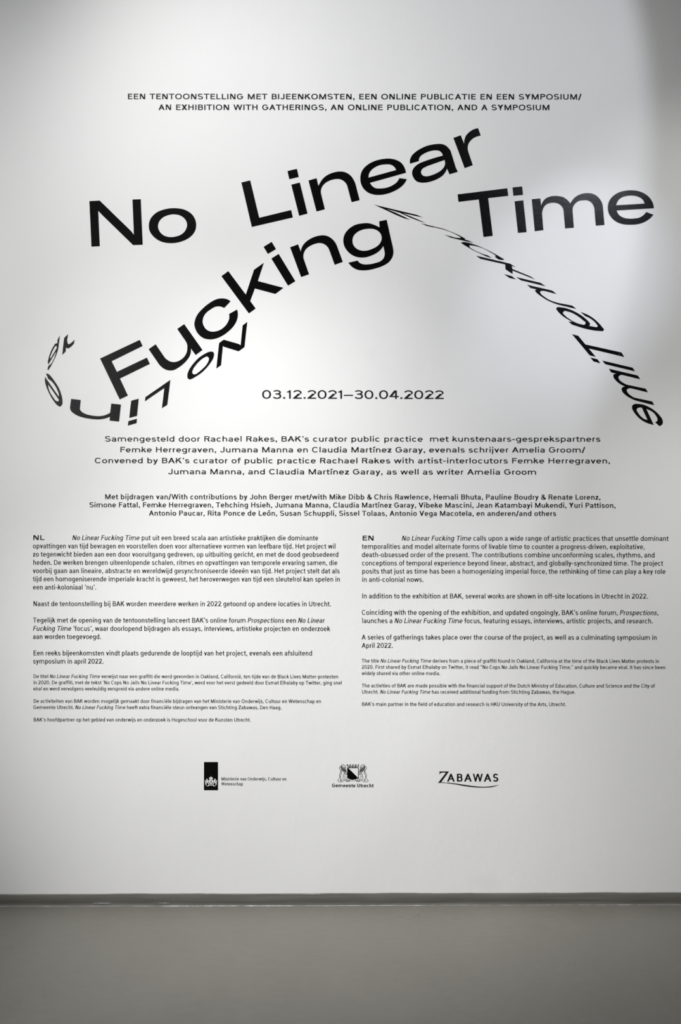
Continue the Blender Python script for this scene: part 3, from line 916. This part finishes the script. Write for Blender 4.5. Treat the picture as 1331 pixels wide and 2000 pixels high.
# two columns; each paragraph is a thing, each line a part
DUTCH = [
 ('Dutch opening paragraph, seven lines, top of the left text column', BODY, [
  ('[No Linear Fucking Time] put uit een breed scala aan artistieke praktijken die dominante', 141.8, 621.6, 1054.8, 1055.4),
  ('opvattingen van tijd bevragen en voorstellen doen voor alternatieve vormen van leefbare tijd. Het project wil', 64.7, 655.7, 1070.9, 1071.5),
  ('zo tegenwicht bieden aan een door vooruitgang gedreven, op uitbuiting gericht, en met de dood geobsedeerd', 64.7, 661.3, 1087.0, 1087.6),
  ('heden. De werken brengen uiteenlopende schalen, ritmes en opvattingen van temporele ervaring samen, die', 65.0, 659.1, 1103.1, 1103.7),
  ('voorbij gaan aan lineaire, abstracte en wereldwijd gesynchroniseerde ideeën van tijd. Het project stelt dat als', 64.7, 663.7, 1119.2, 1119.8),
  ('tijd een homogeniserende imperiale kracht is geweest, het heroverwegen van tijd een sleutelrol kan spelen in', 64.9, 664.4, 1135.3, 1135.9),
  ('een anti-koloniaal ‘nu’.', 64.7, 187.8, 1151.4, 1151.5)]),
 ('Dutch single-line paragraph that begins Naast, in the left text column', BODY, [
  ('Naast de tentoonstelling bij BAK worden meerdere werken in 2022 getoond op andere locaties in Utrecht.', 65.2, 646.8, 1183.7, 1184.1)]),
 ('Dutch three-line paragraph that begins Tegelijk, in the left text column', BODY, [
  ('Tegelijk met de opening van de tentoonstelling lanceert BAK’s online forum [Prospections] een [No Linear]', 65.0, 634.1, 1215.8, 1216.3),
  ('[Fucking Time] ‘focus’, waar doorlopend bijdragen als essays, interviews, artistieke projecten en onderzoek', 65.0, 644.7, 1232.0, 1232.5),
  ('aan worden toegevoegd.', 64.7, 197.4, 1247.9, 1248.0)]),
 ('Dutch two-line paragraph that begins Een reeks, in the left text column', BODY, [
  ('Een reeks bijeenkomsten vindt plaats gedurende de looptijd van het project, evenals een afsluitend', 65.4, 610.0, 1280.0, 1280.4),
  ('symposium in april 2022.', 65.0, 202.2, 1296.0, 1296.1)]),
 ('small-print Dutch note about the title, three lines, left column', SMALL, [
  ('De titel [No Linear Fucking Time] verwijst naar een graffiti die werd gevonden in Oakland, Californië, ten tijde van de Black Lives Matter-protesten', 65.4, 660.8, 1324.3, 1324.9),
  ('in 2020. De graffiti, met de tekst ‘No Cops No Jails No Linear Fucking Time’, werd voor het eerst gedeeld door Esmat Elhalaby op Twitter, ging snel', 65.4, 668.0, 1336.3, 1337.0),
  ('[viral] en werd vervolgens veelvuldig verspreid via andere online media.', 65.2, 350.6, 1348.5, 1348.7)]),
 ('small-print Dutch funding note, two lines, left column', SMALL, [
  ('De activiteiten van BAK worden mogelijk gemaakt door financiële bijdragen van het Ministerie van Onderwijs, Cultuur en Wetenschap en', 65.8, 627.4, 1372.6, 1373.1),
  ('Gemeente Utrecht. [No Linear Fucking Time] heeft extra financiële steun ontvangen van Stichting Zabawas, Den Haag.', 65.4, 550.0, 1384.7, 1385.2)]),
 ('small-print Dutch single line at the foot of the left column', SMALL, [
  ('BAK’s hoofdpartner op het gebied van onderwijs en onderzoek is Hogeschool voor de Kunsten Utrecht.', 65.8, 490.1, 1409.0, 1409.3)]),
]
ENGLISH = [
 ('English opening paragraph, six lines, top of the right text column', BODY, [
  ('[No Linear Fucking Time] calls upon a wide range of artistic practices that unsettle dominant', 785.7, 1306.1, 1055.8, 1056.4),
  ('temporalities and model alternate forms of livable time to counter a progress-driven, exploitative,', 707.7, 1259.7, 1071.8, 1072.5),
  ('death-obsessed order of the present. The contributions combine unconforming scales, rhythms, and', 707.6, 1279.4, 1088.0, 1088.7),
  ('conceptions of temporal experience beyond linear, abstract, and globally-synchronized time. The project', 707.6, 1295.5, 1104.2, 1104.8),
  ('posits that just as time has been a homogenizing imperial force, the rethinking of time can play a key role', 707.8, 1300.3, 1120.2, 1120.8),
  ('in anti-colonial nows.', 707.8, 827.5, 1136.3, 1136.4)]),
 ('English single-line paragraph that begins In addition, right column', BODY, [
  ('In addition to the exhibition at BAK, several works are shown in off-site locations in Utrecht in 2022.', 707.8, 1266.2, 1168.5, 1169.2)]),
 ('English two-line paragraph that begins Coinciding, right column', BODY, [
  ('Coinciding with the opening of the exhibition, and updated ongoingly, BAK’s online forum, [Prospections],', 707.4, 1286.6, 1200.7, 1201.3),
  ('launches a [No Linear Fucking Time] focus, featuring essays, interviews, artistic projects, and research.', 707.8, 1275.8, 1216.8, 1217.5)]),
 ('English two-line paragraph that begins A series, right column', BODY, [
  ('A series of gatherings takes place over the course of the project, as well as a culminating symposium in', 707.4, 1283.5, 1249.0, 1249.7),
  ('April 2022.', 707.4, 767.7, 1265.2, 1265.3)]),
 ('small-print English note about the title, three lines, right column', SMALL, [
  ('The title [No Linear Fucking Time] derives from a piece of graffiti found in Oakland, California at the time of the Black Lives Matter protests in', 707.3, 1288.0, 1294.0, 1294.7),
  ('2020. First shared by Esmat Elhalaby on Twitter, it read “No Cops No Jails No Linear Fucking Time,” and quickly became viral. It has since been', 707.3, 1300.1, 1306.1, 1306.8),
  ('widely shared via other online media.', 707.3, 860.2, 1318.3, 1318.5)]),
 ('small-print English funding note, two lines, right column', SMALL, [
  ('The activities of BAK are made possible with the financial support of the Dutch Ministry of Education, Culture and Science and the City of', 707.3, 1279.4, 1342.4, 1343.0),
  ('Utrecht. [No Linear Fucking Time] has received additional funding from Stichting Zabawas, the Hague.', 707.5, 1124.3, 1354.6, 1355.1)]),
 ('small-print English single line at the foot of the right column', SMALL, [
  ('BAK’s main partner in the field of education and research is HKU University of the Arts, Utrecht.', 707.6, 1106.0, 1378.6, 1379.1)]),
]
for grp, block in (('Dutch column of text', DUTCH), ('English column of text', ENGLISH)):
    for label, st, lines in block:
        lx = sum((l[1] + l[2]) / 2 for l in lines) / len(lines)
        t = thing('paragraph', label, 'wall lettering', lx, lines[-1][3] + 3, grp)
        for l in lines:
            text_line(t, l[0], st, *l[1:5])
t = thing('column_mark', 'bold black letters NL at the head of the left column', 'wall lettering', 75, 1055)
text_line(t, 'NL', TAG, 64.9, 86.3, 1054.7, 1054.7, name='letter', split='glyph')
t = thing('column_mark', 'bold black letters EN at the head of the right column', 'wall lettering', 719, 1056)
text_line(t, 'EN', TAG, 708.5, 730.6, 1055.6, 1055.6, name='letter', split='glyph')


# ------------------------------------------------------------------ sponsor logos
# ministry banner with its coat of arms
t = thing('logo', 'black upright banner logo with white crest and two small text lines', 'logo', 479, 1543, 'sponsor logos at the foot of the wall')
traced('banner', m_vinyl, t, 394, 1482, 30.3, "140,190 972,190 972,1855 140,1855")


def mirror(txt, cx):
    cons = []
    for con in parse(txt):
        cons.append(' '.join(('' if k_ == 'c' else k_) + '%.1f,%.1f' % (2 * cx - a, b) for k_, a, b in reversed(con)))
    return ' | '.join(cons)


crest = t_c = None
shield = "465,1250 650,1250 s672,1330 s655,1430 s610,1475 s558,1495 s505,1475 s460,1430 s442,1330 | 575,1268 605,1285 582,1340 608,1395 570,1430 545,1395 525,1425 515,1390 548,1340 545,1290"
crown = "440,1130 505,1082 545,1100 548,1060 535,1045 550,1035 558,1010 566,1035 582,1045 568,1060 572,1100 612,1082 672,1130 632,1225 485,1225 | 500,1130 525,1125 540,1145 510,1155 | 578,1145 592,1125 615,1130 606,1155"
lion = "s275,1230 s295,1190 s340,1185 s372,1210 s350,1235 s352,1265 s400,1290 450,1235 470,1262 s420,1330 s440,1365 s380,1345 s375,1380 s420,1420 445,1490 400,1505 s360,1420 s325,1400 s290,1450 s285,1500 300,1545 250,1540 s225,1490 s245,1430 s300,1360 s300,1300"
tail = "s190,1290 s225,1280 s262,1305 s275,1345 s262,1400 s228,1425 s215,1385 s238,1350 s228,1325 s200,1325"
ribbon = "265,1580 s330,1590 395,1572 420,1520 s558,1532 695,1520 720,1572 s785,1590 850,1580 848,1612 s780,1608 720,1640 690,1578 s558,1572 425,1578 398,1640 s340,1608 268,1612"
for nm, tx in (('shield', shield), ('crown', crown), ('lion', lion), ('lion', mirror(lion, 558)), ('lion_tail', tail),
               ('lion_tail', mirror(tail, 558)), ('ribbon', ribbon)):
    traced(nm, m_white, t, 394, 1482, 30.3, tx, y_face=-0.0006, thick=0.0003, n=4)
text_line(t, 'Ministerie van Onderwijs, Cultuur en', SERIF, 432.8, 559.8, 1524.1, 1524.3)
text_line(t, 'Wetenschap', SERIF, 432.8, 474.8, 1533.9, 1533.9)

# city crest
t = thing('logo', 'crest logo of two lions and a half-black shield, centre of the row', 'logo', 689, 1538, 'sponsor logos at the foot of the wall')
KU = 13.31


def stroke(name, pts, wpx, ox, oy, sc, parent, mat=None, mir=None):
    sets = [pts]
    if mir is not None:
        sets.append([(2 * mir - a, b) for a, b in pts])
    quads = []
    for ps in sets:
        for (a, b) in zip(ps, ps[1:]):
            d = Vector((b[0] - a[0], b[1] - a[1]))
            if d.length < 1e-6:
                continue
            d.normalize()
            n_ = Vector((-d.y, d.x)) * wpx / 2
            e_ = d * wpx * 0.25
            q = [(a[0] + n_.x - e_.x, a[1] + n_.y - e_.y), (a[0] - n_.x - e_.x, a[1] - n_.y - e_.y),
                 (b[0] - n_.x + e_.x, b[1] - n_.y + e_.y), (b[0] + n_.x + e_.x, b[1] + n_.y + e_.y)]
            quads.append([(ox + u / sc, oy + v / sc) for u, v in q])
    return quads


traced('shield', m_vinyl, t, 640, 1485, KU, "508,182 815,182 812,215 808,455 s740,485 s655,500 s565,482 513,438 513,212 | 527,200 798,200 795,445 s740,468 s655,486 s570,468 527,430", n=4)
traced('shield_half', m_vinyl, t, 640, 1485, KU, "518,205 545,205 790,448 s735,472 s655,492 s570,474 518,434", n=4)
cq = []
cq += stroke('', [(520, 125), (535, 152), (795, 152), (808, 125)], 17, 640, 1485, KU, t)
for (a, b) in ((503, 530), (568, 608), (640, 680), (712, 752), (793, 818)):
    cq += stroke('', [(a, 113), (b, 113)], 14, 640, 1485, KU, t)
    cq += stroke('', [(a + 6, 113), (a + 8, 150)], 10, 640, 1485, KU, t)
    cq += stroke('', [(b - 6, 113), (b - 8, 150)], 10, 640, 1485, KU, t)
for a in (580, 655, 730):
    cq += stroke('', [(a - 12, 173), (a + 12, 173)], 14, 640, 1485, KU, t)
quads_obj('crown', cq, m_ink, t)
mane = "352,140 385,150 400,190 462,215 488,262 496,305 420,292 372,262 350,210"
CX = 662
traced('lion_mane', m_mane, t, 640, 1485, KU, mane, n=3)
traced('lion_mane', m_mane, t, 640, 1485, KU, mirror(mane, CX), n=3)
LION = [
 ([(348, 160), (362, 120), (400, 112), (440, 130), (470, 165), (478, 185), (440, 188), (412, 170)], 12),
 ([(345, 150), (350, 200), (372, 262), (420, 292), (498, 300)], 9),
 ([(400, 150), (420, 180), (460, 205), (490, 255)], 8),
 ([(335, 160), (312, 180), (312, 215), (345, 262), (350, 310), (318, 360), (308, 400), (328, 440)], 12),
 ([(355, 270), (372, 330), (340, 385), (335, 450), (300, 465), (295, 500), (262, 525), (300, 562), (370, 562), (390, 540)], 9),
 ([(425, 300), (440, 330), (405, 385), (412, 440), (392, 470), (440, 520)], 9),
 ([(430, 340), (460, 330), (500, 345), (520, 325), (492, 305), (450, 308)], 11),
 ([(440, 350), (470, 372), (510, 365), (525, 392)], 12),
 ([(415, 410), (455, 400), (460, 440), (440, 480), (490, 500), (520, 460), (500, 430)], 9),
 ([(340, 470), (360, 500), (330, 530), (370, 520)], 13),
 ([(380, 555), (430, 520), (480, 515), (520, 555), (545, 520), (590, 515), (560, 555), (530, 480), (500, 475)], 10),
 ([(470, 550), (500, 520), (530, 550)], 9),
]
for mir in (False, True):
    qs = []
    for pts, wv in LION:
        pp = [(2 * CX - a, b) for a, b in pts] if mir else pts
        qs += stroke('', pp, wv, 640, 1485, KU, t)
    quads_obj('lion', qs, m_ink, t)
qs = stroke('', [(590, 518), (620, 528), (700, 528), (735, 518)], 9, 640, 1485, KU, t)
qs += stroke('', [(575, 495), (600, 485), (650, 505), (710, 490), (745, 498)], 8, 640, 1485, KU, t)
quads_obj('ribbon', qs, m_ink, t)
text_line(t, 'Gemeente Utrecht', GEM, 648.9, 729.6, 1537.3, 1537.7)

# foundation logo
t = thing('logo', 'capital-letter logo with a large Z and a swoosh, rightmost of the row', 'logo', 916, 1538, 'sponsor logos at the foot of the wall')
KZ = 10.238
traced('letter', m_ink, t, 850, 1495, KZ, "90,120 280,120 122,335 s180,338 218,345 216,356 s140,345 62,350 220,146 s150,142 s115,150 92,185")
traced('swoosh', m_ink, t, 850, 1495, KZ, "230,340 s400,358 s600,388 s800,415 s980,425 s1150,412 1282,388 s1160,428 s980,440 s800,436 s600,413 s400,376 230,354")


def boxed(ch, x0, x1, y0, y1, wpx, hpx, parent):
    H = y1 - y0
    sc = 700 / H
    lo, hi = 0.3, 3.0
    for _ in range(25):
        k = (lo + hi) / 2
        p = Pen(k, wpx * sc, hpx * sc)
        glyph(ch, p)
        xs = [v[0] for q in p.q for v in q]
        if max(xs) - min(xs) < (x1 - x0) * sc:
            lo = k
        else:
            hi = k
    mn = min(xs)
    qs = [[(850 + (x0 + (gx - mn) / sc) / KZ, 1495 + (y1 - gy / sc) / KZ) for gx, gy in q] for q in p.q]
    quads_obj('letter', qs, m_ink, parent)


for ch, a, b in (('A', 243, 398), ('B', 440, 552), ('A', 583, 738), ('W', 758, 958), ('A', 977, 1130), ('S', 1163, 1268)):
    boxed(ch, a, b, 166, 322, 28 if ch in 'AW' else 32, 25, t)
